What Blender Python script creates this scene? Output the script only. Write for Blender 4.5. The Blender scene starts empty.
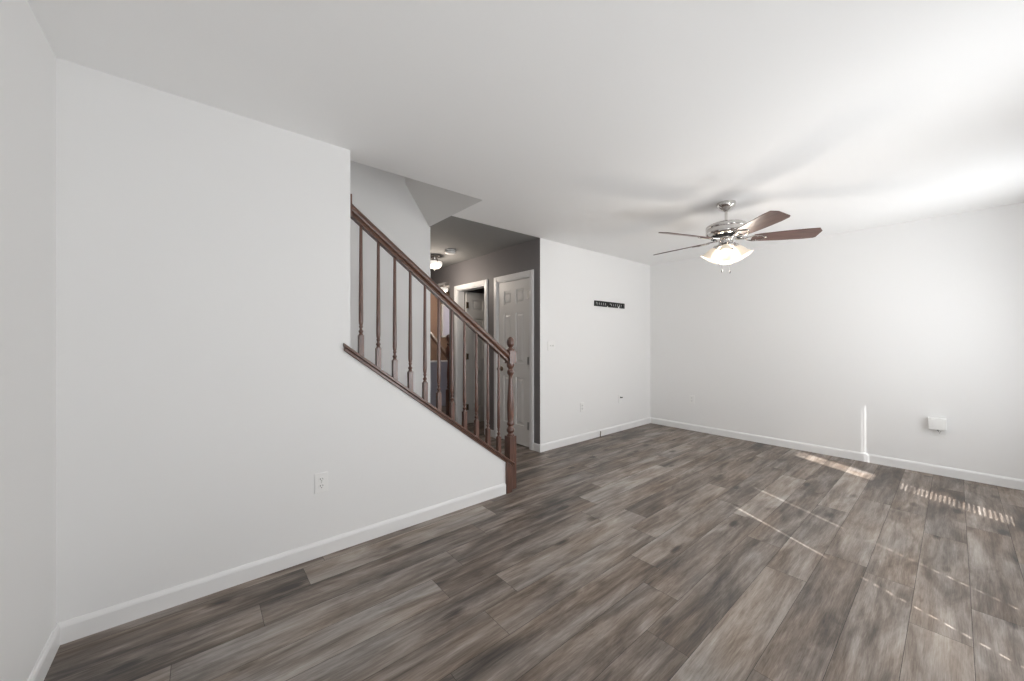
import bpy, bmesh, math, random
from mathutils import Vector, Matrix
R = math.radians
SC = bpy.context.scene
COL = SC.collection
random.seed(7)

# ------------------------------------------------------------------ camera, world, sun, window light, exposure
cam_d = bpy.data.cameras.new('camera')
cam = bpy.data.objects.new('camera', cam_d)
COL.objects.link(cam)
cam.location = (0, 0, 1.26)
cam.rotation_euler = (R(90), 0, -math.atan2(.643, .766))
cam_d.sensor_width = 36
cam_d.lens = 372 / 1024 * 36
cam_d.shift_y = 1 / 1024
cam_d.clip_start = .02
SC.camera = cam

W = bpy.data.worlds.new('sky')
SC.world = W
W.use_nodes = True
W.node_tree.nodes['Background'].inputs[0].default_value = (.80, .90, 1, 1)
W.node_tree.nodes['Background'].inputs[1].default_value = 1.5

SUN_AZ = Vector((.483, .8757, 0))
sd = bpy.data.lights.new('sun', 'SUN')
sd.energy = 11
sd.angle = R(.25)
sd.color = (1, .985, .96)
sun = bpy.data.objects.new('sun', sd)
COL.objects.link(sun)
sun.rotation_euler = Vector((SUN_AZ.x, SUN_AZ.y, -.98)).to_track_quat('-Z', 'Y').to_euler()

def area(name, loc, w, h, aim, energy, spread=180, color=(1, 1, 1)):
    d = bpy.data.lights.new(name, 'AREA')
    d.shape = 'RECTANGLE'
    d.size, d.size_y = w, h
    d.energy, d.spread, d.color = energy, R(spread), color
    o = bpy.data.objects.new(name, d)
    COL.objects.link(o)
    o.location = loc
    o.rotation_euler = Vector(aim).to_track_quat('-Z', 'Y').to_euler()
    return o

# daylight through two front-wall windows; the third window is added for fill
YW = -.69
WINDOWS = [(2.074, 2.682), (3.953, 4.637), (.10, .80)]
WZ0, WZ1 = .45, 2.185
for (a, b), e, sp, up in zip(WINDOWS, (16, 15, 8), (.8, 1.2, .1), (5.5, 5.5, 4)):
    xm = (a + b) / 2
    area('window_daylight', (xm, YW + .02, 1.18), b - a, 1.36, (0, 1, 0), e, 180, (.97, .985, 1))
    area('window_glow_off_blind', (xm, YW + .03, 1.35), b - a - .1, 1.1, (.42, .76, .72), sp, 70, (.98, .99, 1))
    area('window_glow_off_blind', (xm, YW + .03, .90), b - a - .05, .8, (0, .87, .5), up, 120, (.97, .985, 1))

# unseen fill light added to brighten the stairwell wall and soffit
ld = bpy.data.lights.new('landing_lamp', 'POINT')
ld.energy, ld.shadow_soft_size, ld.color = 3.2, .2, (1, .97, .93)
lo = bpy.data.objects.new('landing_lamp', ld)
COL.objects.link(lo)
lo.location = (-.2, 2.95, 2.85)

SC.view_settings.view_transform = 'Standard'
SC.view_settings.look = 'None'
SC.view_settings.exposure = .04
SC.view_settings.gamma = 1
SC.view_settings.use_curve_mapping = False
SC.cycles.use_denoising = True
SC.cycles.max_bounces = 14
SC.cycles.diffuse_bounces = 9
SC.cycles.sample_clamp_indirect = 6

# ------------------------------------------------------------------ materials
def new_mat(name):
    m = bpy.data.materials.new(name)
    m.use_nodes = True
    return m, m.node_tree.nodes, m.node_tree.links, m.node_tree.nodes['Principled BSDF']

def mat(name, col, rough=.5, metal=0, bump=0, bscale=200, coat=0, emit=None, estr=0):
    m, n, l, p = new_mat(name)
    p.inputs['Base Color'].default_value = (*col, 1)
    p.inputs['Roughness'].default_value = rough
    p.inputs['Metallic'].default_value = metal
    p.inputs['Coat Weight'].default_value = coat
    p.inputs['Coat Roughness'].default_value = .15
    if emit:
        p.inputs['Emission Color'].default_value = (*emit, 1)
        p.inputs['Emission Strength'].default_value = estr
    tc = n.new('ShaderNodeTexCoord')
    ns = n.new('ShaderNodeTexNoise')
    ns.inputs['Scale'].default_value = bscale
    ns.inputs['Detail'].default_value = 3
    l.new(tc.outputs['Object'], ns.inputs['Vector'])
    if bump:
        b = n.new('ShaderNodeBump')
        b.inputs['Strength'].default_value = bump
        b.inputs['Distance'].default_value = .002
        l.new(ns.outputs['Fac'], b.inputs['Height'])
        l.new(b.outputs[0], p.inputs['Normal'])
    else:
        mr = n.new('ShaderNodeMapRange')
        mr.inputs['To Min'].default_value = max(0, rough - .04)
        mr.inputs['To Max'].default_value = min(1, rough + .04)
        l.new(ns.outputs['Fac'], mr.inputs['Value'])
        l.new(mr.outputs[0], p.inputs['Roughness'])
    return m

def wood(name, dark, light, axis='Z', rough=.3, coat=.5, scale=14, stretch=.12):
    m, n, l, p = new_mat(name)
    tc = n.new('ShaderNodeTexCoord')
    mp = n.new('ShaderNodeMapping')
    mp.inputs['Scale'].default_value = tuple(stretch if a == axis else 1 for a in 'XYZ')
    ns = n.new('ShaderNodeTexNoise')
    ns.inputs['Scale'].default_value = scale * 5
    ns.inputs['Detail'].default_value = 6
    ns.inputs['Distortion'].default_value = .8
    cr = n.new('ShaderNodeValToRGB')
    cr.color_ramp.elements[0].position = .32
    cr.color_ramp.elements[0].color = (*dark, 1)
    cr.color_ramp.elements[1].position = .68
    cr.color_ramp.elements[1].color = (*light, 1)
    l.new(tc.outputs['Object'], mp.inputs['Vector'])
    l.new(mp.outputs[0], ns.inputs['Vector'])
    l.new(ns.outputs['Fac'], cr.inputs['Fac'])
    l.new(cr.outputs[0], p.inputs['Base Color'])
    p.inputs['Roughness'].default_value = rough
    p.inputs['Coat Weight'].default_value = coat
    p.inputs['Coat Roughness'].default_value = .3
    return m

M = {}
M['wall'] = mat('white_wall_paint', (.84, .84, .838), .6, bump=.08, bscale=160)
M['ceil'] = mat('white_ceiling_paint', (.90, .90, .897), .85, bump=.1, bscale=120)
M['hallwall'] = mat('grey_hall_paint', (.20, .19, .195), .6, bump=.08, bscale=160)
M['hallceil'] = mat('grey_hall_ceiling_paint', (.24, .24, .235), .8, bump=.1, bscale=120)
M['tan'] = mat('tan_foyer_paint', (.33, .215, .155), .6, bump=.08, bscale=160)
M['lilac'] = mat('pale_lilac_paint', (.42, .40, .46), .5, bump=.05)
M['slope'] = mat('stair_soffit_paint', (.78, .77, .75), .7, bump=.08, bscale=160)
M['trim'] = mat('white_trim_enamel', (.84, .84, .84), .35)
M['door'] = mat('white_door_enamel', (.80, .79, .77), .38)
M['plastic'] = mat('white_plastic', (.86, .86, .85), .3)
M['dark'] = mat('dark_slot', (.02, .02, .02), .6)
M['grey'] = mat('grey_metal_screw', (.5, .5, .5), .4, metal=1)
M['chrome'] = mat('brushed_nickel', (.62, .60, .58), .16, metal=1)
M['black'] = mat('black_steel', (.012, .012, .013), .45, bump=.05)
M['hinge'] = mat('antique_brass_hinge', (.16, .12, .08), .4, metal=.8)
M['bronze'] = mat('bronze_knob', (.30, .25, .2), .3, metal=1)
M['rail'] = wood('walnut_stained_handrail', (.052, .020, .011), (.135, .056, .031), 'X', .3, .8)
M['post'] = wood('walnut_stained_turned_wood', (.060, .022, .013), (.150, .062, .039), 'Z', .34, 1.0)
M['oak'] = wood('light_brown_rail', (.2, .11, .07), (.32, .2, .14), 'Y', .35, .5)
M['tread'] = wood('stained_stair_tread', (.06, .03, .02), (.12, .065, .045), 'Y', .4, .2)
M['blade'] = wood('walnut_fan_blade', (.085, .042, .034), (.15, .080, .063), 'X', .35, .4, 10)
M['shade'] = mat('frosted_glass_shade', (.72, .66, .57), .4, emit=(1, .86, .68), estr=.34)
M['bulb'] = mat('lit_bulb', (1, .95, .85), .4, emit=(1, .9, .74), estr=2.2)
M['globe'] = mat('lit_glass_bowl', (.9, .88, .85), .3, emit=(1, .93, .85), estr=.7)
M['slat'] = mat('white_blind_slat', (.8, .8, .78), .4)
M['litpane'] = mat('bright_window_pane', (.5, .5, .55), .2, emit=(.62, .60, .72), estr=.28)
M['carpet'] = mat('grey_ground', (.3, .3, .28), .9, bump=.3)

def glass():
    m, n, l, p = new_mat('window_glass')
    n.remove(p)
    t = n.new('ShaderNodeBsdfTransparent')
    g = n.new('ShaderNodeBsdfGlossy')
    g.inputs['Roughness'].default_value = .02
    mx = n.new('ShaderNodeMixShader')
    mx.inputs[0].default_value = .06
    l.new(t.outputs[0], mx.inputs[1])
    l.new(g.outputs[0], mx.inputs[2])
    l.new(mx.outputs[0], n['Material Output'].inputs['Surface'])
    return m
M['glass'] = glass()

def floor_mat():
    m, n, l, p = new_mat('grey_brown_vinyl_plank')
    def node(t, **kw):
        o = n.new(t)
        for k, v in kw.items():
            setattr(o, k, v)
        return o
    def math_(op, a, b=None):
        o = node('ShaderNodeMath', operation=op)
        for i, v in enumerate((a, b)):
            if v is None: continue
            if isinstance(v, (int, float)): o.inputs[i].default_value = v
            else: l.new(v, o.inputs[i])
        return o.outputs[0]
    uv = node('ShaderNodeUVMap', uv_map='plank')
    sd_ = node('ShaderNodeUVMap', uv_map='seed')
    su = node('ShaderNodeSeparateXYZ'); l.new(uv.outputs[0], su.inputs[0])
    ss = node('ShaderNodeSeparateXYZ'); l.new(sd_.outputs[0], ss.inputs[0])
    u, v, tone, seed = su.outputs[0], su.outputs[1], ss.outputs[0], ss.outputs[1]
    def coords(su_, sv_):
        c = node('ShaderNodeCombineXYZ')
        l.new(math_('MULTIPLY', u, su_), c.inputs[0])
        l.new(math_('MULTIPLY', v, sv_), c.inputs[1])
        l.new(math_('MULTIPLY', seed, 61.0), c.inputs[2])
        return c.outputs[0]
    def noise(vec, scale, detail, dist=0, rough=.55):
        o = node('ShaderNodeTexNoise')
        l.new(vec, o.inputs['Vector'])
        o.inputs['Scale'].default_value = scale
        o.inputs['Detail'].default_value = detail
        o.inputs['Distortion'].default_value = dist
        o.inputs['Roughness'].default_value = rough
        return o.outputs['Fac']
    big = noise(coords(.75, 3.4), 2.6, 5, .7, .6)            # cloudy dark smoke along the plank
    streak = noise(coords(.7, 9.0), 2.2, 5, .6)          # broad streaks
    fine = noise(coords(1.0, 14.0), 9.0, 8, .6, .75)      # fine grain
    hair = noise(coords(2.2, 60.0), 5.0, 4, .2, .6)       # hairline grain
    wv = node('ShaderNodeTexWave', wave_type='BANDS', bands_direction='Y')
    l.new(coords(.55, 3.2), wv.inputs['Vector'])
    wv.inputs['Scale'].default_value = 2.5
    wv.inputs['Distortion'].default_value = 7
    wv.inputs['Detail'].default_value = 3
    wv.inputs['Detail Scale'].default_value = 1.2
    vor = node('ShaderNodeTexVoronoi', feature='F1')
    l.new(coords(1.0, 2.4), vor.inputs['Vector'])
    vor.inputs['Scale'].default_value = 2.1
    kn = node('ShaderNodeMapRange')
    kn.inputs['From Min'].default_value = .03
    kn.inputs['From Max'].default_value = .16
    kn.inputs['To Min'].default_value = 1
    kn.inputs['To Max'].default_value = 0
    l.new(math_('ADD', vor.outputs['Distance'], math_('MULTIPLY', math_('SUBTRACT', fine, .5), .12)), kn.inputs['Value'])
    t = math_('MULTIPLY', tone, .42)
    t = math_('ADD', t, math_('MULTIPLY', math_('SUBTRACT', big, .5), 1.4))
    t = math_('ADD', t, math_('MULTIPLY', math_('SUBTRACT', streak, .5), .66))
    t = math_('ADD', t, math_('MULTIPLY', math_('SUBTRACT', fine, .5), .7))
    t = math_('ADD', t, math_('MULTIPLY', math_('SUBTRACT', wv.outputs['Fac'], .5), .07))
    t = math_('ADD', t, math_('MULTIPLY', math_('SUBTRACT', hair, .5), .42))
    t = math_('SUBTRACT', t, math_('MULTIPLY', kn.outputs[0], .5))
    t = math_('ADD', t, .24)
    cr = node('ShaderNodeValToRGB')
    e = cr.color_ramp.elements
    e[0].position = 0; e[0].color = (.050, .044, .040, 1)
    e[1].position = 1; e[1].color = (.47, .435, .40, 1)
    for pos, c in ((.22, (.108, .087, .073)), (.45, (.205, .172, .148)), (.7, (.33, .292, .262))):
        x = e.new(pos); x.color = (*c, 1)
    l.new(t, cr.inputs['Fac'])
    # slight hue drift between grey and brown
    hue = noise(coords(.8, 2.5), 1.7, 2)
    hs = node('ShaderNodeHueSaturation')
    sat = node('ShaderNodeMapRange')
    sat.inputs['From Min'].default_value = .3; sat.inputs['From Max'].default_value = .7
    sat.inputs['To Min'].default_value = .75; sat.inputs['To Max'].default_value = 1.45
    l.new(hue, sat.inputs['Value'])
    l.new(sat.outputs[0], hs.inputs['Saturation'])
    l.new(cr.outputs[0], hs.inputs['Color'])
    l.new(hs.outputs[0], p.inputs['Base Color'])
    rr = node('ShaderNodeMapRange')
    rr.inputs['To Min'].default_value = .38
    rr.inputs['To Max'].default_value = .55
    l.new(fine, rr.inputs['Value'])
    l.new(rr.outputs[0], p.inputs['Roughness'])
    b = node('ShaderNodeBump')
    b.inputs['Strength'].default_value = .12
    b.inputs['Distance'].default_value = .002
    l.new(fine, b.inputs['Height'])
    l.new(b.outputs[0], p.inputs['Normal'])
    p.inputs['Specular IOR Level'].default_value = .5
    return m
M['floor'] = floor_mat()
M['seam'] = mat('dark_plank_seam', (.035, .03, .028), .7)

# ------------------------------------------------------------------ mesh helpers
class MB:
    """collects shapes into one mesh"""
    def __init__(s):
        s.bm = bmesh.new()
    def _xf(s, vs, mtx):
        if mtx is not None:
            bmesh.ops.transform(s.bm, matrix=mtx, verts=vs)
    def box(s, x0, x1, y0, y1, z0, z1, mtx=None, bev=0):
        r = bmesh.ops.create_cube(s.bm, size=1)
        vs = r['verts']
        for v in vs:
            v.co = Vector(((x0 + x1) / 2 + v.co.x * (x1 - x0), (y0 + y1) / 2 + v.co.y * (y1 - y0), (z0 + z1) / 2 + v.co.z * (z1 - z0)))
        if bev:
            es = list({e for v in vs for e in v.link_edges})
            rb = bmesh.ops.bevel(s.bm, geom=es, offset=bev, segments=2, affect='EDGES', profile=.6)
            vs = list({v for f in rb['faces'] for v in f.verts} | {v for v in vs if v.is_valid})
        s._xf(vs, mtx)
        return s
    def lathe(s, prof, segs=24, mtx=None, close=True):
        """prof: list of (r, z) around z"""
        rings = []
        for r, z in prof:
            rings.append([s.bm.verts.new((r * math.cos(2 * math.pi * i / segs), r * math.sin(2 * math.pi * i / segs), z)) for i in range(segs)])
        for a, b in zip(rings, rings[1:]):
            for i in range(segs):
                j = (i + 1) % segs
                s.bm.faces.new((a[i], a[j], b[j], b[i]))
        if close:
            s.bm.faces.new(list(reversed(rings[0])))
            s.bm.faces.new(rings[-1])
        s._xf([v for r in rings for v in r], mtx)
        return s
    def prism(s, poly, d0, d1, plane='xz', mtx=None):
        """polygon extruded along the third axis"""
        def P(a, b, d):
            return {'xz': (a, d, b), 'yz': (d, a, b), 'xy': (a, b, d)}[plane]
        A = [s.bm.verts.new(P(a, b, d0)) for a, b in poly]
        B = [s.bm.verts.new(P(a, b, d1)) for a, b in poly]
        s.bm.faces.new(A)
        s.bm.faces.new(list(reversed(B)))
        for i in range(len(poly)):
            j = (i + 1) % len(poly)
            s.bm.faces.new((A[j], A[i], B[i], B[j]))
        s._xf(A + B, mtx)
        return s
    def sweep(s, section, p0, p1, up=(0, 0, 1)):
        """section: list of (side, up) swept from p0 to p1"""
        p0, p1 = Vector(p0), Vector(p1)
        t = (p1 - p0).normalized()
        sd = t.cross(Vector(up)).normalized()
        un = sd.cross(t).normalized()
        A = [s.bm.verts.new(p0 + sd * a + un * b) for a, b in section]
        B = [s.bm.verts.new(p1 + sd * a + un * b) for a, b in section]
        s.bm.faces.new(A)
        s.bm.faces.new(list(reversed(B)))
        for i in range(len(section)):
            j = (i + 1) % len(section)
            s.bm.faces.new((A[j], A[i], B[i], B[j]))
        return s
    def tube(s, pts, r, segs=8):
        pts = [Vector(p) for p in pts]
        rings = []
        for k, p in enumerate(pts):
            t = (pts[min(k + 1, len(pts) - 1)] - pts[max(k - 1, 0)]).normalized()
            a = t.orthogonal().normalized() if k == 0 else (rings_a - t * rings_a.dot(t)).normalized()
            rings_a = a
            b = t.cross(a)
            rr = r[k] if isinstance(r, (list, tuple)) else r
            rings.append([s.bm.verts.new(p + (a * math.cos(2 * math.pi * i / segs) + b * math.sin(2 * math.pi * i / segs)) * rr) for i in range(segs)])
        for a, b in zip(rings, rings[1:]):
            for i in range(segs):
                j = (i + 1) % segs
                s.bm.faces.new((a[i], a[j], b[j], b[i]))
        s.bm.faces.new(list(reversed(rings[0])))
        s.bm.faces.new(rings[-1])
        return s
    def build(s, name, material, parent=None, smooth=None, bevel=0):
        bmesh.ops.recalc_face_normals(s.bm, faces=s.bm.faces)
        me = bpy.data.meshes.new(name)
        s.bm.to_mesh(me)
        s.bm.free()
        me.materials.append(material)
        if smooth:
            for p in me.polygons:
                p.use_smooth = True
            me.set_sharp_from_angle(angle=R(smooth))
        o = bpy.data.objects.new(name, me)
        COL.objects.link(o)
        if parent:
            o.parent = parent
        if bevel:
            b = o.modifiers.new('edge', 'BEVEL')
            b.width = bevel
            b.segments = 2
            b.limit_method = 'ANGLE'
        return o

def tag(o, label, cat, group=None):
    o['label'] = label
    o['category'] = cat
    if group:
        o['group'] = group
    return o

def thing(name, label, cat, loc=(0, 0, 0), rz=0, group=None):
    o = bpy.data.objects.new(name, None)
    o.empty_display_size = .05
    COL.objects.link(o)
    o.location = loc
    o.rotation_euler = (0, 0, rz)
    return tag(o, label, cat, group)

def struct(o, label=None):
    o['kind'] = 'structure'
    if label:
        o['label'] = label
    return o

def dup(o, loc, rz, label):
    def cp(a, par):
        c = a.copy()
        COL.objects.link(c)
        c.parent = par
        for ch in list(a.children):
            cp(ch, c)
        return c
    c = cp(o, None)
    c.location = loc
    c.rotation_euler = (0, 0, rz)
    c['label'] = label
    return c

# ------------------------------------------------------------------ room measures
XL, XB = -.457, 5.35            # left wall, back wall
YS, YS2 = 2.40, 2.535           # stair wall faces
YF = 3.48                       # far wall of the stairwell
YN = 3.04                       # wall with the mount rail
XH = 2.97                       # hall wall with the two doors
XE = .712                       # end of the full-height stair wall
XT = 1.81                       # edge of the ceiling opening
H = 2.44
HT = 4.9                        # top of the stairwell
HEND = 5.05                     # hall wall ends, opening to the foyer
YFOY = 7.75

# ------------------------------------------------------------------ floor: planks run along x, each its own face
PW, PL, GAP = .183, 1.22, .0016
PH = {-1: 2.44, 0: .35, 1: 2.85, 2: 2.435, 3: 1.495, 4: 3.0, 5: 1.95, 6: 1.02, 7: 1.226, 8: .942, 9: 3.575, 10: 1.44, 11: 1.66, 12: .55, 13: 2.1, 14: 2.9, 15: 1.75, 16: 3.3}
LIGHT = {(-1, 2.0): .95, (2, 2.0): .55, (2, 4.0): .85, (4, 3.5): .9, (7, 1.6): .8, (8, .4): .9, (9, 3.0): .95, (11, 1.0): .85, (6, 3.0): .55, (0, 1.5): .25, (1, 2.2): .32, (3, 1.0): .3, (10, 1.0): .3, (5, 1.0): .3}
X0, X1, Y0, Y1 = -.60, 5.5, -.85, 7.9
bm = bmesh.new()
uvp = bm.loops.layers.uv.new('plank')
uvs = bm.loops.layers.uv.new('seed')
def quad(x0, x1, y0, y1, z, mi, u0, v0, tone, seed):
    vs = [bm.verts.new((x, y, z)) for x, y in ((x0, y0), (x1, y0), (x1, y1), (x0, y1))]
    f = bm.faces.new(vs)
    f.material_index = mi
    for lp in f.loops:
        lp[uvp].uv = (lp.vert.co.x - u0, lp.vert.co.y - v0)
        lp[uvs].uv = (tone, seed)
k = -6
while .134 + PW * k < Y1:
    ya = .134 + PW * k
    ph = PH.get(k, (k * .437) % PL)
    xs = ph - PL * math.ceil((ph - X0) / PL)
    while xs < X1:
        a, b = max(xs, X0), min(xs + PL, X1)
        if b - a > .01:
            tone = random.choice((.2, .3, .4, .5, .6, .45, .35))
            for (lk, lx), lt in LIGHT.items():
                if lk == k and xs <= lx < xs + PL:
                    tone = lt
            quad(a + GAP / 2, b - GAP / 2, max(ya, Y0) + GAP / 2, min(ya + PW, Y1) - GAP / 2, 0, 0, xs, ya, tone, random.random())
        xs += PL
    k += 1
quad(X0, X1, Y0, Y1, -.0015, 1, 0, 0, .3, .3)
me = bpy.data.meshes.new('floor')
bmesh.ops.recalc_face_normals(bm, faces=bm.faces)
for f in bm.faces:
    if f.normal.z < 0:
        f.normal_flip()
bm.to_mesh(me)
bm.free()
me.materials.append(M['floor'])
me.materials.append(M['seam'])
fl = bpy.data.objects.new('floor', me)
COL.objects.link(fl)
struct(fl, 'grey-brown wood-look plank floor')

# ------------------------------------------------------------------ ceilings
b = MB()
T = .22
b.box(XL - .12, XB + .12, YW - .12, YS2, H, H + T)                       # living room
b.box(XT, XB + .12, YS2, YN, H, H + T)                                  # passage in front of the hall
b.box(XL - .12, XE - .9, YS2, YF, HT, HT + .1)
struct(b.build('ceiling', M['ceil']), 'white ceiling with the stairwell opening')
b = MB()
b.box(XT, 4.9, YN, YFOY + .12, H, H + T)
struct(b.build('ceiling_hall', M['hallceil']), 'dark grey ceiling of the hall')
b = MB()
b.box(-.8, XT + .1, YS2 - .1, YF + .12, HT, HT + .1)
struct(b.build('ceiling_stairwell', M['ceil']))

# ------------------------------------------------------------------ walls
struct(MB().box(XL - .12, XL, YW - .12, YS, 0, H).build('wall_left', M['wall']))
CAPT = lambda x: .766 - .744 * (x - 1.322)        # top of the sloped cap
CAPH = .042
b = MB()
XK = 2.0
b.prism([(XL, 0), (XK, 0), (XK, CAPT(XK) - CAPH), (XE, CAPT(XE) - CAPH), (XE, H), (XL, H)], YS, YS2)
struct(b.build('wall_stair', M['wall']), 'white wall stepping down into the sloped stair half-wall')
# stairwell: far wall, its return, upper walls and sloped soffit
b = MB()
b.box(-.8, XT + .012, YF, YF + .12, 0, HT)
struct(b.build('wall_stairwell', M['wall']), 'white far wall of the stairwell')
b = MB()
b.box(-.8, XT + .1, YS2 - .1, YS2 - .002, H + T, HT)
b.box(-.9, -.8, YS2 - .1, YF + .12, 0, HT)
b.box(-.8, XL - .12, YS, YS2, 0, HT)
struct(b.build('wall_upper', M['wall']))
XSL, ZSL = 1.553, 2.811
b = MB()
b.prism([(XT, H + .001), (XT + .1, H + .001), (XT + .1, HT), (XSL, HT), (XSL, ZSL)], YS2, YF)
struct(b.build('wall_soffit', M['slope']), 'grey sloping soffit over the stairs')
# wall with mount rail; hall wall with two door openings
struct(MB().box(XH, XB + .12, YN, YN + .12, 0, H).build('wall_mount', M['wall']), 'white wall carrying the black mount rail')
struct(MB().box(XB, XB + .12, YW - .12, YN, 0, H).build('wall_back', M['wall']), 'white back wall')
D1 = (3.205, 3.826, 2.03)
D2 = (4.105, 4.82, 2.03)
b = MB()
hw = XH + .12
b.box(XH, hw, YN + .12, D1[0], 0, H)
b.box(XH, hw, D1[0], D1[1], D1[2], H)
b.box(XH, hw, D1[1], D2[0], 0, H)
b.box(XH, hw, D2[0], D2[1], D2[2], H)
b.box(XH, hw, D2[1], HEND, 0, H)
b.box(XH, hw, HEND, YFOY, 2.20, H)                  # header over the foyer opening
b.box(XH - .002, XH, YN, YN + .12, 0, H)           # grey paint turning the corner
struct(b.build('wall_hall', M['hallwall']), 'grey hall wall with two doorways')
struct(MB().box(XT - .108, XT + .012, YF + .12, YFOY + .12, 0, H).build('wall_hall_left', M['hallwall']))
# closets / room behind the hall doors
b = MB()
b.box(hw, hw + .75, D1[1] + .05, D1[1] + .12, 0, H)
b.box(hw + 1.1, hw + 1.2, YN + .12, HEND, 0, H)
b.box(hw, hw + 1.1, HEND - .10, HEND, 0, H)
struct(b.build('wall_closet', M['hallwall']))
# foyer
struct(MB().box(XT, 4.9, YFOY, YFOY + .12, 0, H).build('wall_foyer', M['tan']), 'tan foyer wall')
struct(MB().box(4.8, 4.9, HEND, YFOY, 0, H).build('wall_foyer_right', M['tan']))

# front wall (behind the camera): two windows, a third added for fill light
b = MB()
ws = sorted(WINDOWS)
xs = [XL - .12] + [v for w in ws for v in w] + [XB + .12]
for i in range(0, len(xs), 2):
    b.box(xs[i], xs[i + 1], YW - .12, YW, 0, H)
for a_, c_ in ws:
    b.box(a_, c_, YW - .12, YW, 0, WZ0)
    b.box(a_, c_, YW - .12, YW, WZ1, H)
struct(b.build('wall_front', M['wall']))

def window(i, a, c, left_gap, right_gap, slit_open):
    root = bpy.data.objects.new('window_%d' % i, None)
    COL.objects.link(root)
    struct(root)
    f = MB()
    y0, y1 = YW - .115, YW - .075
    f.box(a, a + .008, y0, y1, WZ0, WZ1)
    f.box(c - .018, c, y0, y1, WZ0, WZ1)
    f.box(a, c, y0, y1, WZ1 - .02, WZ1)
    f.box(a, c, y0, y1, WZ0, WZ0 + .03)
    f.box(a, c, y0, y1, 1.255, 1.395)
    f.build('window_frame', M['trim'], root)
    g = MB()
    g.box(a + .018, c - .018, YW - .097, YW - .093, WZ0 + .03, WZ1 - .02)
    g.build('pane', M['glass'], root)
    s = MB()
    s.box(a - .03, c + .03, YW, YW + .025, WZ0 - .025, WZ0)
    s.build('window_sill', M['trim'], root)
    bl = MB()
    bl.box(a + left_gap, c - right_gap, YW - .06, YW - .025, WZ1 - .045, WZ1 - .004)
    n = 62
    pitch = (WZ1 - .055 - WZ0) / n
    for q in range(n):
        z = WZ0 + .012 + q * pitch
        m_ = Matrix.Translation((0, YW - .045, z)) @ Matrix.Rotation(R(66), 4, 'X')
        bl.box(a + left_gap, c - right_gap, -.0155, .0155, -.0006, .0006, m_)
        if slit_open and z < 1.25:                       # tilted-open slat ends beside the lower sash
            bl.box(a + .019, a + left_gap - .001, YW - .046, YW - .044, z - .005, z + .005)
        if slit_open and q == 0:                         # strip added in the opposite gap to dim the sun streak
            for u0, u1 in ((.038, .030),):
                bl.box(c - u0, c - u1, YW - .047, YW - .043, WZ0, WZ1)
        if not slit_open and z < 1.25 and q % 2:
            bl.box(a + .019, a + left_gap - .001, YW - .047, YW - .043, z - .010, z + .010)
            bl.box(c - right_gap + .001, c - .002, YW - .047, YW - .043, z - .010, z + .010)
    bl.build('blind', M['slat'], root)
    return root
window(1, *WINDOWS[0], .061, .039, False)
window(2, *WINDOWS[1], .267, .043, True)
window(3, *WINDOWS[2], .020, .020, False)  # unseen window added behind the camera to hold fill light

# ------------------------------------------------------------------ baseboards, casings
def bb(name, p0, p1, nrm, h=.088, t=.013, label=None):
    """baseboard from p0 to p1 along the wall, nrm points into the room"""
    p0, p1, nrm = Vector((*p0, 0)), Vector((*p1, 0)), Vector((*nrm, 0))
    prof = [(0, 0), (t, 0), (t, h - .018), (t * .75, h - .008), (t * .35, h), (0, h)]
    s = MB()
    A = [s.bm.verts.new(p0 + nrm * a + Vector((0, 0, z))) for a, z in prof]
    B = [s.bm.verts.new(p1 + nrm * a + Vector((0, 0, z))) for a, z in prof]
    s.bm.faces.new(A); s.bm.faces.new(list(reversed(B)))
    for i in range(len(prof)):
        j = (i + 1) % len(prof)
        s.bm.faces.new((A[j], A[i], B[i], B[j]))
    return struct(s.build(name, M['trim']), label)
bb('baseboard_left', (XL, YW), (XL, YS), (1, 0))
bb('baseboard_stair', (XL, YS), (1.94, YS), (0, -1))
bb('baseboard_mount', (XH, YN), (XB, YN), (0, -1))
bb('baseboard_back', (XB, YW), (XB, YN), (-1, 0))
bb('baseboard_hall', (XH, YN - .013), (XH, 3.141), (-1, 0))
bb('baseboard_hall.001', (XH, 3.89), (XH, 4.04), (-1, 0))
bb('baseboard_hall.002', (XH, 4.885), (XH, HEND), (-1, 0))
bb('baseboard_front', (XL, YW), (XB, YW), (0, 1))
bb('baseboard_stairwell', (XT + .012, YF), (XT + .012, YFOY), (1, 0))

def casing(name, y0, y1, zt, w=.066, t=.017):
    s = MB()
    for a, c in ((y0 - w, y0), (y1, y1 + w)):
        s.box(XH - t, XH, a, c, 0, zt + w, bev=.004)
        s.box(XH - t - .005, XH - t + .002, a + .012, c - .022, 0, zt + .045)
    s.box(XH - t, XH, y0, y1, zt, zt + w, bev=.004)
    s.box(XH - t - .005, XH - t + .002, y0, y1, zt + .02, zt + .052)
    # jambs
    s.box(XH - .004, hw, y0 - .002, y0 + .012, 0, zt)
    s.box(XH - .004, hw, y1 - .012, y1 + .002, 0, zt)
    s.box(XH - .004, hw, y0, y1, zt - .012, zt + .002)
    struct(s.build(name, M['trim']))
casing('trim_1', *D1)
casing('trim_2', *D2)

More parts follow.
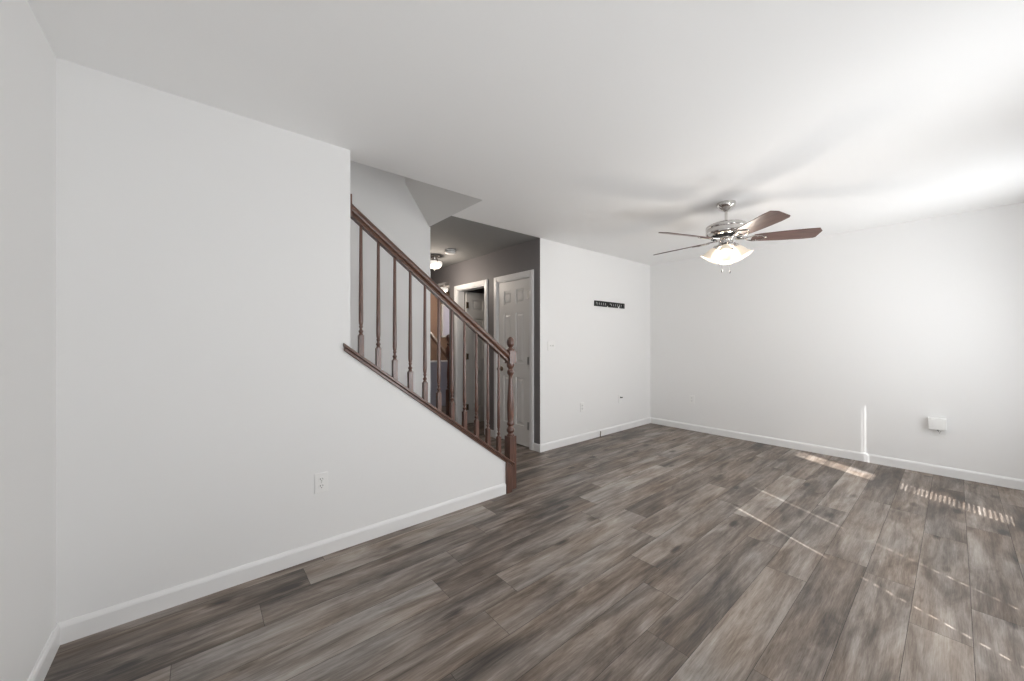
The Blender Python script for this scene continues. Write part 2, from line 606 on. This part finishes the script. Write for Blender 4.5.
def door_leaf(w, h=2.0, t=.035):
    """six-panel leaf: x 0..w, y -t/2..t/2, z 0..h"""
    s = MB()
    st, mid = .105, .09
    zs = [(.235, .815), (.985, 1.60), (1.715, 1.885)]
    pw = (w - 2 * st - mid) / 2
    s.box(0, st, -t / 2, t / 2, 0, h); s.box(w - st, w, -t / 2, t / 2, 0, h)
    s.box(st + pw, st + pw + mid, -t / 2, t / 2, 0, h)
    zr = [0] + [v for z in zs for v in z] + [h]
    for x0 in (st, st + pw + mid):
        for i in range(0, len(zr), 2):
            s.box(x0, x0 + pw, -t / 2, t / 2, zr[i], zr[i + 1])
        for z0, z1 in zs:
            s.box(x0, x0 + pw, -t / 2 + .013, t / 2 - .013, z0, z1)
            for sg in (-1, 1):                                   # raised field with sloped edges
                o_, i_ = .02, .042
                def ring(m_, y):
                    return [s.bm.verts.new((xx, y, zz)) for xx, zz in ((x0 + m_, z0 + m_), (x0 + pw - m_, z0 + m_), (x0 + pw - m_, z1 - m_), (x0 + m_, z1 - m_))]
                A = ring(o_, sg * (t / 2 - .013)); B = ring(i_, sg * (t / 2 - .003))
                for q in range(4):
                    s.bm.faces.new((A[q], A[(q + 1) % 4], B[(q + 1) % 4], B[q]))
                s.bm.faces.new(B)
    return s

def knob(parent, x, z, sg, t=.035):
    m_ = Matrix.Translation((x, sg * t / 2, z)) @ Matrix.Rotation(R(-90 * sg), 4, 'X')
    s = MB()
    s.lathe([(.030, 0), (.030, .004), (.024, .009), (.011, .012), (.010, .032), (.018, .038), (.026, .048), (.027, .056), (.020, .066), (.006, .070)], 20, m_)
    return s.build('door_knob', M['bronze'], parent, 40)

def hinge(parent, z, y, m):
    s = MB()
    s.lathe([(.006, z - .05), (.006, z + .05)], 10, Matrix.Translation((0, y, 0)))
    s.box(0, .035, y - .004, y + .004, z - .045, z + .045)
    return s.build('hinge', m, parent)

def door(name, w, loc, rz, knob_x, hinge_y, sides=(-1, 1), label=None, hm=None):
    r = bpy.data.objects.new(name, None)
    COL.objects.link(r)
    r.location = loc
    r.rotation_euler = (0, 0, rz)
    struct(r, label)
    door_leaf(w).build('door_leaf', M['door'], r)
    for sg in sides:
        knob(r, knob_x, .90, sg)
    for z in (.25, 1.02, 1.80):
        hinge(r, z, hinge_y, hm)
    return r
# closed door: x axis runs along +y, hinged on the near jamb, face towards the hall
door('door_1', .593, (XH + .022, D1[0] + .014, .012), R(90), .593 - .065, .0175 + .004, label='closed white six-panel hall door', hm=M['grey'])
# open door: hinged on the far jamb, swung into the dark room
door('door_2', .68, (hw + .012, D2[1] - .032, .012), R(-4), .68 - .065, -.0215, label='white six-panel door standing open into a dark room', hm=M['hinge'])

# ------------------------------------------------------------------ stairs (behind the half-wall)
st = bpy.data.objects.new('staircase', None)
COL.objects.link(st)
struct(st, 'flight of stairs behind the half-wall')
RUN, RISE = .255, .19
for i in range(10):
    x = 1.98 - RUN * i
    MB().box(x - RUN - .02, x + .025, YS2 + .002, YF - .002, RISE * (i + 1) - .028, RISE * (i + 1)).build('tread', M['tread'], st)
    MB().box(x - .02, x, YS2 + .002, YF - .002, RISE * i, RISE * (i + 1) - .028).build('riser', M['trim'], st)

# ------------------------------------------------------------------ stair railing
rail = thing('stair_railing', 'walnut-stained stair railing with turned balusters and ball-topped newel on sloped white half-wall', 'railing', (0, 0, 0))
YB = 2.46
# sloped cap on the half-wall, with a moulding under its front edge
b = MB()
def slope_prism(x0, x1, y0, y1, top, bot):
    b.prism([(x0, CAPT(x0) - bot), (x1, CAPT(x1) - bot), (x1, CAPT(x1) - top), (x0, CAPT(x0) - top)], y0, y1)
slope_prism(XE, 2.012, YS - .022, YS2 + .02, 0, .022)
slope_prism(.668, XE, YS - .022, YS - .0005, 0, .022)
slope_prism(2.012, 2.034, YS - .022, YB - .038, 0, .022)
slope_prism(.672, 2.022, YS - .014, YS - .0005, .022, CAPH + .004)
b.build('sloped_cap', M['rail'], rail, bevel=.004)
# square end trim on the half-wall
b = MB()
b.prism([(1.943, 0), (2.004, 0), (2.004, CAPT(2.004) - CAPH + .004), (1.943, CAPT(1.943) - CAPH + .004)], YS - .018, YS - .0005)
b.box(XK, XK + .010, YS, YS2, 0, CAPT(XK) - CAPH)
b.build('end_trim', M['post'], rail, bevel=.002)
# handrail
b = MB()
sec = [(-.020, 0), (.020, 0), (.022, .010), (.018, .020), (.030, .032), (.032, .044), (.028, .056), (.016, .066), (0, .069), (-.016, .066), (-.028, .056), (-.032, .044), (-.030, .032), (-.018, .020), (-.022, .010)]
RB = lambda x: 2.046 - .7535 * (x - .737)
A = [b.bm.verts.new((XE + .002, YB + q, RB(XE + .002) + w * 1.25)) for q, w in sec]
B = [b.bm.verts.new((2.014, YB + q, RB(2.014) + w * 1.25)) for q, w in sec]
b.bm.faces.new(A)
b.bm.faces.new(list(reversed(B)))
for i in range(len(sec)):
    j = (i + 1) % len(sec)
    b.bm.faces.new((A[j], A[i], B[i], B[j]))
b.build('handrail', M['rail'], rail, 50)
# rosette block where the rail meets the wall end
b = MB()
b.box(XE, XE + .016, YB - .045, YB + .045, RB(XE) - .025, RB(XE) + .115, bev=.004)
b.build('rail_rosette', M['post'], rail)
# newel post
nw = MB()
nx, nwid = 2.048, .036
nw.box(nx - nwid, nx + nwid, YB - nwid, YB + nwid, 0, .45)
nw.box(nx - nwid, nx + nwid, YB - nwid, YB + nwid, 1.073, 1.178)
tn = Matrix.Translation((nx, YB, 0))
nw.lathe([(.034, .448), (.035, .458), (.024, .468), (.022, .475), (.033, .488), (.035, .502), (.030, .518), (.022, .528), (.021, .536), (.031, .546), (.033, .556), (.028, .566),
          (.025, .575), (.029, .62), (.0315, .68), (.031, .73), (.027, .80), (.022, .87), (.018, .93), (.016, .958), (.018, .968), (.029, .984), (.031, 1.0), (.026, 1.014), (.020, 1.022), (.021, 1.03), (.032, 1.044), (.034, 1.060), (.034, 1.076)], 28, tn)
nw.lathe([(.035, 1.176), (.036, 1.190), (.030, 1.198), (.018, 1.205), (.016, 1.214)], 28, tn)
newel = nw.build('newel_post', M['post'], rail, 50)
fb = MB()
fb.lathe([(.012, 1.206), (.022, 1.216), (.031, 1.232), (.034, 1.252), (.031, 1.274), (.022, 1.290), (.010, 1.298), (.002, 1.3)], 28, tn)
fb.build('ball_finial', M['post'], newel, 60)
# balusters
bl = MB()
bl.box(-.0155, .0155, -.0155, .0155, -.03, .142)
bl.lathe([(.0150, .141), (.0140, .148), (.011, .152), (.010, .157), (.0145, .164), (.0145, .171), (.009, .177), (.0085, .187), (.012, .195), (.012, .201), (.0095, .206), (.0125, .215), (.0138, .234), (.0135, .32), (.0115, .56), (.0095, .858)], 16)
bal0 = bl.build('baluster', M['post'], rail, 40)
BX = [.795 + .1124 * i for i in range(11)]
for i, x in enumerate(BX):
    o = bal0 if i == 0 else bal0.copy()
    if i:
        COL.objects.link(o)
        o.parent = rail
    o.location = (x, YB, CAPT(x))

# ------------------------------------------------------------------ ceiling fan
FX, FY = 3.435, 1.255
fan = thing('ceiling_fan', 'five-blade walnut and nickel ceiling fan with lit frosted glass shades', 'ceiling fan', (FX, FY, H))
b = MB()
b.lathe([(.072, 0), (.074, -.012), (.070, -.030), (.052, -.050), (.034, -.064), (.018, -.072), (.015, -.074)], 32)
b.build('canopy', M['chrome'], fan, 40)
b = MB()
b.lathe([(.011, -.07), (.011, -.150), (.020, -.152), (.030, -.160), (.044, -.172), (.050, -.180)], 20)
b.build('downrod', M['chrome'], fan, 40)
b = MB()
b.lathe([(.045, -.172), (.10, -.178), (.138, -.186), (.152, -.196), (.155, -.212), (.150, -.222), (.155, -.230), (.156, -.262), (.148, -.276), (.128, -.284), (.110, -.286)], 40)
mh = b.build('motor_housing', M['chrome'], fan, 40)
b = MB()
b.lathe([(.112, -.284), (.104, -.296), (.085, -.300), (.084, -.302)], 32)
for i in range(18):
    a_ = i * 2 * math.pi / 18
    b.box(.106, .114, -.007, .007, -.300, -.284, Matrix.Rotation(a_, 4, 'Z'))
b.build('vent_ring', M['black'], mh)
ZB = -.312
def blade_mesh():
    s = MB()
    out = [(.205, -.048), (.26, -.058), (.40, -.068), (.56, -.074), (.640, -.072), (.668, -.030), (.655, .060), (.640, .070), (.56, .074), (.40, .068), (.26, .058), (.205, .048), (.19, .03), (.19, -.03)]
    s.prism([(x, y) for x, y in out], -.003, .003, 'xy')
    return s
def iron_mesh():
    s = MB()
    s.box(.075, .165, -.014, .014, -.004, .006, bev=.002)
    for sg in (-1, 1):          # open scroll loop on the blade
        pts = []
        for q in range(13):
            t = q / 12
            x = .150 + .135 * t
            pts.append((x, sg * (.010 + .030 * math.sin(math.pi * min(1, t * 1.02))), -.006))
        s.tube(pts, .0055, 8)
    s.lathe([(.009, -.010), (.012, -.006), (.012, -.003)], 12, Matrix.Translation((.288, 0, 0)))
    s.lathe([(.006, -.011), (.008, -.004)], 10, Matrix.Translation((.225, .032, 0)))
    s.lathe([(.006, -.011), (.008, -.004)], 10, Matrix.Translation((.225, -.032, 0)))
    return s
bl0 = ir0 = None
for i in range(5):
    ang = -58 + 72 * i
    rot = (Matrix.Rotation(R(ang), 4, 'Z') @ Matrix.Rotation(R(-16), 4, 'X')).to_euler()
    if i == 0:
        bl0 = blade_mesh().build('blade', M['blade'], fan, bevel=.001)
        ir0 = iron_mesh().build('blade_iron', M['chrome'], bl0, 40)
        o = bl0
    else:
        o = bl0.copy(); COL.objects.link(o); o.parent = fan
        c = ir0.copy(); COL.objects.link(c); c.parent = o
    o.location = (0, 0, ZB)
    o.rotation_euler = rot
b = MB()
b.lathe([(.080, -.298), (.078, -.308), (.060, -.316), (.056, -.322), (.058, -.350), (.066, -.356), (.066, -.372), (.050, -.384), (.030, -.396), (.014, -.404), (.006, -.412)], 32)
lk = b.build('light_kit', M['chrome'], fan, 40)
for i in range(4):
    a_ = R(198 + 90 * i)
    # local axis: neck at the origin, opening towards -z, tilted outwards
    mtx = Matrix.Rotation(a_, 4, 'Z') @ Matrix.Translation((.066, 0, -.366)) @ Matrix.Rotation(R(-31), 4, 'Y')
    s = MB()
    s.tube([Matrix.Rotation(a_, 4, 'Z') @ Vector(v) for v in ((.035, 0, -.366), (.052, 0, -.358), (.066, 0, -.366))], .009, 8)
    s.lathe([(.012, .006), (.024, .0), (.026, -.022), (.022, -.026)], 18, mtx)
    s.build('shade_fitter', M['chrome'], lk, 40)
    s = MB()
    outer = [(.024, -.018), (.030, -.028), (.040, -.045), (.046, -.065), (.052, -.085), (.062, -.103), (.078, -.122)]
    inner = [(r - .003, z) for r, z in reversed(outer)]
    rings = outer + inner
    seg = 28
    vr = []
    for q, (r, z) in enumerate(rings):
        vr.append([s.bm.verts.new((r * (1 + (.05 if r > .055 else 0) * math.cos(7 * 2 * math.pi * j / seg)) * math.cos(2 * math.pi * j / seg), r * (1 + (.05 if r > .055 else 0) * math.cos(7 * 2 * math.pi * j / seg)) * math.sin(2 * math.pi * j / seg), z)) for j in range(seg)])
    for A, B in zip(vr, vr[1:]):
        for j in range(seg):
            s.bm.faces.new((A[j], A[(j + 1) % seg], B[(j + 1) % seg], B[j]))
    s._xf([v for r_ in vr for v in r_], mtx)
    sh = s.build('glass_shade', M['shade'], fan, 60)
    s = MB()
    s.lathe([(.010, -.022), (.013, -.035), (.022, -.055), (.026, -.072), (.022, -.088), (.010, -.098), (.002, -.1)], 16, mtx)
    s.build('bulb', M['bulb'], sh, 60)
for x, y, ln in ((-.030, .022, .185), (-.012, -.034, .200)):
    s = MB()
    s.tube([(x * .8, y * .8, -.385), (x, y, -.40), (x, y, -.385 - ln)], .0013, 6)
    s.lathe([(.001, 0), (.005, .006), (.0055, .016), (.002, .024)], 10, Matrix.Translation((x, y, -.385 - ln - .022)))
    s.build('pull_chain', M['black'], fan, 40)
pl = bpy.data.lights.new('fan_bulbs', 'POINT')
pl.energy = 14
pl.color = (1, .92, .82)
pl.shadow_soft_size = .09
po = bpy.data.objects.new('fan_bulbs', pl)
COL.objects.link(po)
po.location = (FX, FY, H - .545)

# ------------------------------------------------------------------ hall lights, smoke detector
def hall_light(name, label, loc, energy, rb=.105):
    t = thing(name, label, 'ceiling light', loc, R(20), 'lit ceiling lights of the hall')
    s = MB()
    s.lathe([(.085, 0), (.085, -.012), (.070, -.022), (.035, -.030), (.030, -.055), (.040, -.062), (.085, -.072), (.100, -.080), (.100, -.088)], 28)
    for a_ in (0, 120, 240):
        m_ = Matrix.Rotation(R(a_), 4, 'Z')
        pts = [m_ @ Vector((.03 + .095 * math.sin(q / 8 * math.pi * .62), 0, -.03 - .075 * q / 8)) for q in range(9)]
        s.tube(pts, .005, 6)
        s.lathe([(.004, -.012), (.009, -.004), (.009, .006), (.003, .012)], 10, m_ @ Matrix.Translation((.12, 0, -.100)))
    s.build('fixture_base', M['chrome'], t, 40)
    s = MB()
    s.lathe([(rb * .93, -.082), (rb, -.098), (rb, -.118), (rb * .9, -.142), (rb * .66, -.165), (rb * .3, -.178), (.004, -.182)], 32)
    s.build('glass_bowl', M['globe'], t, 60)
    s = MB()
    s.lathe([(.012, -.178), (.010, -.190), (.004, -.200), (.001, -.202)], 12)
    s.build('finial', M['chrome'], t, 60)
    l_ = bpy.data.lights.new('hall_bulb', 'POINT')
    l_.energy = energy; l_.color = (1, .88, .76); l_.shadow_soft_size = .1
    o = bpy.data.objects.new('hall_bulb', l_); COL.objects.link(o)
    o.location = Vector(loc) + Vector((0, 0, -.32))
    return t
hall_light('hall_ceiling_light', 'lit glass bowl ceiling light with nickel base nearest in the grey hall', (2.47, 4.60, H), 14)
hall_light('hall_ceiling_light', 'lit glass bowl ceiling light far back in the tan foyer', (3.81, 6.80, H), 24, .14)
s = MB()
s.lathe([(.068, 0), (.070, -.006), (.070, -.030), (.062, -.042), (.048, -.049), (.020, -.051), (.001, -.051)], 28)
sm = s.build('smoke_detector', M['plastic'], None, 40)
tag(sm, 'round white smoke detector on the dark hall ceiling', 'smoke detector')
sm.location = (2.48, 4.20, H)
s = MB()
s.lathe([(.069, -.0195), (.0709, -.0195), (.0709, -.0150), (.069, -.0150)], 28)
s.build('vent_slot', M['dark'], sm)

# ------------------------------------------------------------------ wall fittings: local frame x = along wall, y = out of the wall (towards -y local), z up
def outlet(label, loc, rz, group='white wall outlets'):
    t = thing('wall_outlet', label, 'outlet', loc, rz, group)
    MB().box(-.036, .036, -.006, 0, -.058, .058, bev=.002).build('cover_plate', M['plastic'], t)
    for z in (-.0195, .0195):
        s = MB()
        s.prism([(.017 * math.cos(a), z + .0145 * math.sin(a)) for a in [q * math.pi / 10 for q in range(20)]], -.0085, -.005)
        rc = s.build('receptacle', M['plastic'], t)
        s = MB()
        s.box(-.008, -.0055, -.0092, -.008, z - .001, z + .009)
        s.box(.0055, .008, -.0092, -.008, z, z + .008)
        s.lathe([(.0026, 0), (.0026, .001)], 10, Matrix.Translation((0, -.0082, z - .008)) @ Matrix.Rotation(R(90), 4, 'X'))
        s.build('slot', M['dark'], rc)
    s = MB()
    s.lathe([(.0028, 0), (.0022, .0015)], 10, Matrix.Translation((0, -.0058, 0)) @ Matrix.Rotation(R(90), 4, 'X'))
    s.build('screw', M['grey'], t)
    return t
o1 = outlet('white duplex outlet on the white stair wall at left', (.548, YS, .43), 0)
dup(o1, (3.71, YN, .43), 0, 'white duplex outlet low on the wall below the black mount rail')
dup(o1, (XB, 2.40, .438), R(-90), 'white duplex outlet on the back wall near the far corner')
dup(o1, (XB, .095, .425), R(-90), 'white duplex outlet under the plugged-in box at right')
# white box plugged into the outlet on the back wall
t = thing('plug_in_unit', 'white boxy plug-in unit on the back wall at right', 'plug-in unit', (XB - .0095, .105, .478), R(-90))
MB().box(-.060, .055, -.052, 0, -.046, .062, bev=.006).build('housing', M['plastic'], t)
MB().box(-.042, .038, -.0545, -.051, -.032, .050, bev=.002).build('front_cover', M['plastic'], t)
MB().lathe([(.006, 0), (.006, .008)], 10, Matrix.Translation((.0, -.030, -.054))).build('plug_nub', M['dark'], t)
# light switch
t = thing('light_switch', 'white double light switch on the wall beside the hall corner', 'light switch', (3.15, YN, 1.21), 0)
MB().box(-.058, .058, -.006, 0, -.058, .058, bev=.002).build('cover_plate', M['plastic'], t)
for x in (-.023, .023):
    MB().box(x - .005, x + .005, -.016, -.005, -.004, .012, Matrix.Rotation(R(12), 4, 'X'), bev=.001).build('toggle', M['plastic'], t)
# cable jack
t = thing('cable_jack', 'small white cable jack plate with dark connector near the far corner', 'cable jack', (4.54, YN, .455), 0)
MB().box(-.035, .035, -.006, 0, -.058, .058, bev=.002).build('cover_plate', M['plastic'], t)
s = MB()
s.lathe([(.010, 0), (.010, .006), (.006, .007), (.006, .022)], 14, Matrix.Translation((0.004, -.005, .018)) @ Matrix.Rotation(R(90), 4, 'X'))
s.box(-.012, .022, -.034, -.018, .012, .024, bev=.002)
s.build('connector', M['black'], t)
# short cable stub at the baseboard
s = MB()
s.tube([(0, 0, -.002), (0, -.002, .03), (.004, -.004, .055), (.004, -.002, .072)], .006, 8)
cs = s.build('cable_stub', M['hinge'], None, 40)
cs.location = (4.05, YN - .028, .002)
tag(cs, 'short dark cable stub standing at the baseboard under the mount rail', 'cable')
# black slotted mount rail
mt = thing('mount_rail', 'black slotted steel mount rail on the white wall', 'wall mount', (4.290, YN, 1.762), 0)
s = MB()
L_, h_ = .336, .035
s.box(-L_, L_, -.012, 0, .016, h_)
s.box(-L_, L_, -.020, -.010, h_ - .004, h_)
zlow = -h_
for a_, c_ in ((-L_, -.065), (-.03, .19), (.235, L_)):
    s.box(a_, c_, -.012, 0, zlow, -.014)
s.box(-L_, -L_ + .045, -.012, 0, zlow, .016)
s.box(L_ - .045, L_, -.020, 0, zlow, h_)
xx = -L_ + .045
i = 0
while xx < L_ - .06:
    s.box(xx + .026, xx + .046, -.012, 0, -.014, .016)
    xx += .046
s.box(-.06, .005, -.012, 0, -.02, .016)
s.build('slotted_plate', M['black'], mt)
for x in (-.30, .0, .31):
    s = MB()
    s.lathe([(.010, 0), (.009, .006), (.004, .008)], 10, Matrix.Translation((x, -.012, .008)) @ Matrix.Rotation(R(90), 4, 'X'))
    s.build('bolt', M['grey'], mt, 40)

# ------------------------------------------------------------------ foyer beyond the hall: half-wall, stair rail with newel, window
b = MB()
b.box(3.12, 4.8, 6.45, 6.55, 0, .86)
b.build('wall_foyer_half', M['lilac'])
struct(bpy.data.objects['wall_foyer_half'], 'pale half-wall in the foyer')
b = MB()
b.box(3.10, 4.8, 6.42, 6.58, .86, .885)
struct(b.build('trim_foyer', M['trim']))
fr = thing('foyer_railing', 'dark stair rail with turned newel in the foyer seen through the balusters', 'railing', (0, 0, 0))
s = MB()
px, py = 3.185, 5.44
tn = Matrix.Translation((px, py, 0))
s.box(px - .036, px + .036, py - .036, py + .036, 0, .46, bev=.003)
s.box(px - .036, px + .036, py - .036, py + .036, 1.0, 1.16, bev=.003)
s.lathe([(.034, .455), (.022, .475), (.035, .50), (.022, .53), (.031, .556), (.025, .575), (.033, .70), (.022, .87), (.017, .94), (.032, .96), (.020, .98), (.034, 1.0)], 20, tn)
s.lathe([(.035, 1.158), (.035, 1.18), (.018, 1.19), (.034, 1.22), (.018, 1.25), (.034, 1.285), (.040, 1.32), (.034, 1.355), (.015, 1.375), (.002, 1.38)], 20, tn)
s.build('newel_post', M['post'], fr, 50)
s = MB()
s.sweep([(-.02, 0), (.02, 0), (.03, .03), (.02, .06), (-.02, .06), (-.03, .03)], (3.195, 5.47, .955), (3.205, 6.42, 1.55))
s.build('handrail', M['oak'], fr, 50)
w_ = bpy.data.objects.new('window_4', None); COL.objects.link(w_); struct(w_, 'bright pale window in the foyer')
b = MB()
b.box(4.38, 4.60, YFOY - .012, YFOY - .001, 1.40, 2.10)
b.build('pane', M['litpane'], w_)
b = MB()
for a_ in ((4.34, 4.38, 1.36, 2.14), (4.60, 4.64, 1.36, 2.14), (4.38, 4.60, 1.36, 1.40), (4.38, 4.60, 2.10, 2.14)):
    b.box(a_[0], a_[1], YFOY - .02, YFOY - .001, a_[2], a_[3])
b.build('window_frame', M['trim'], w_)
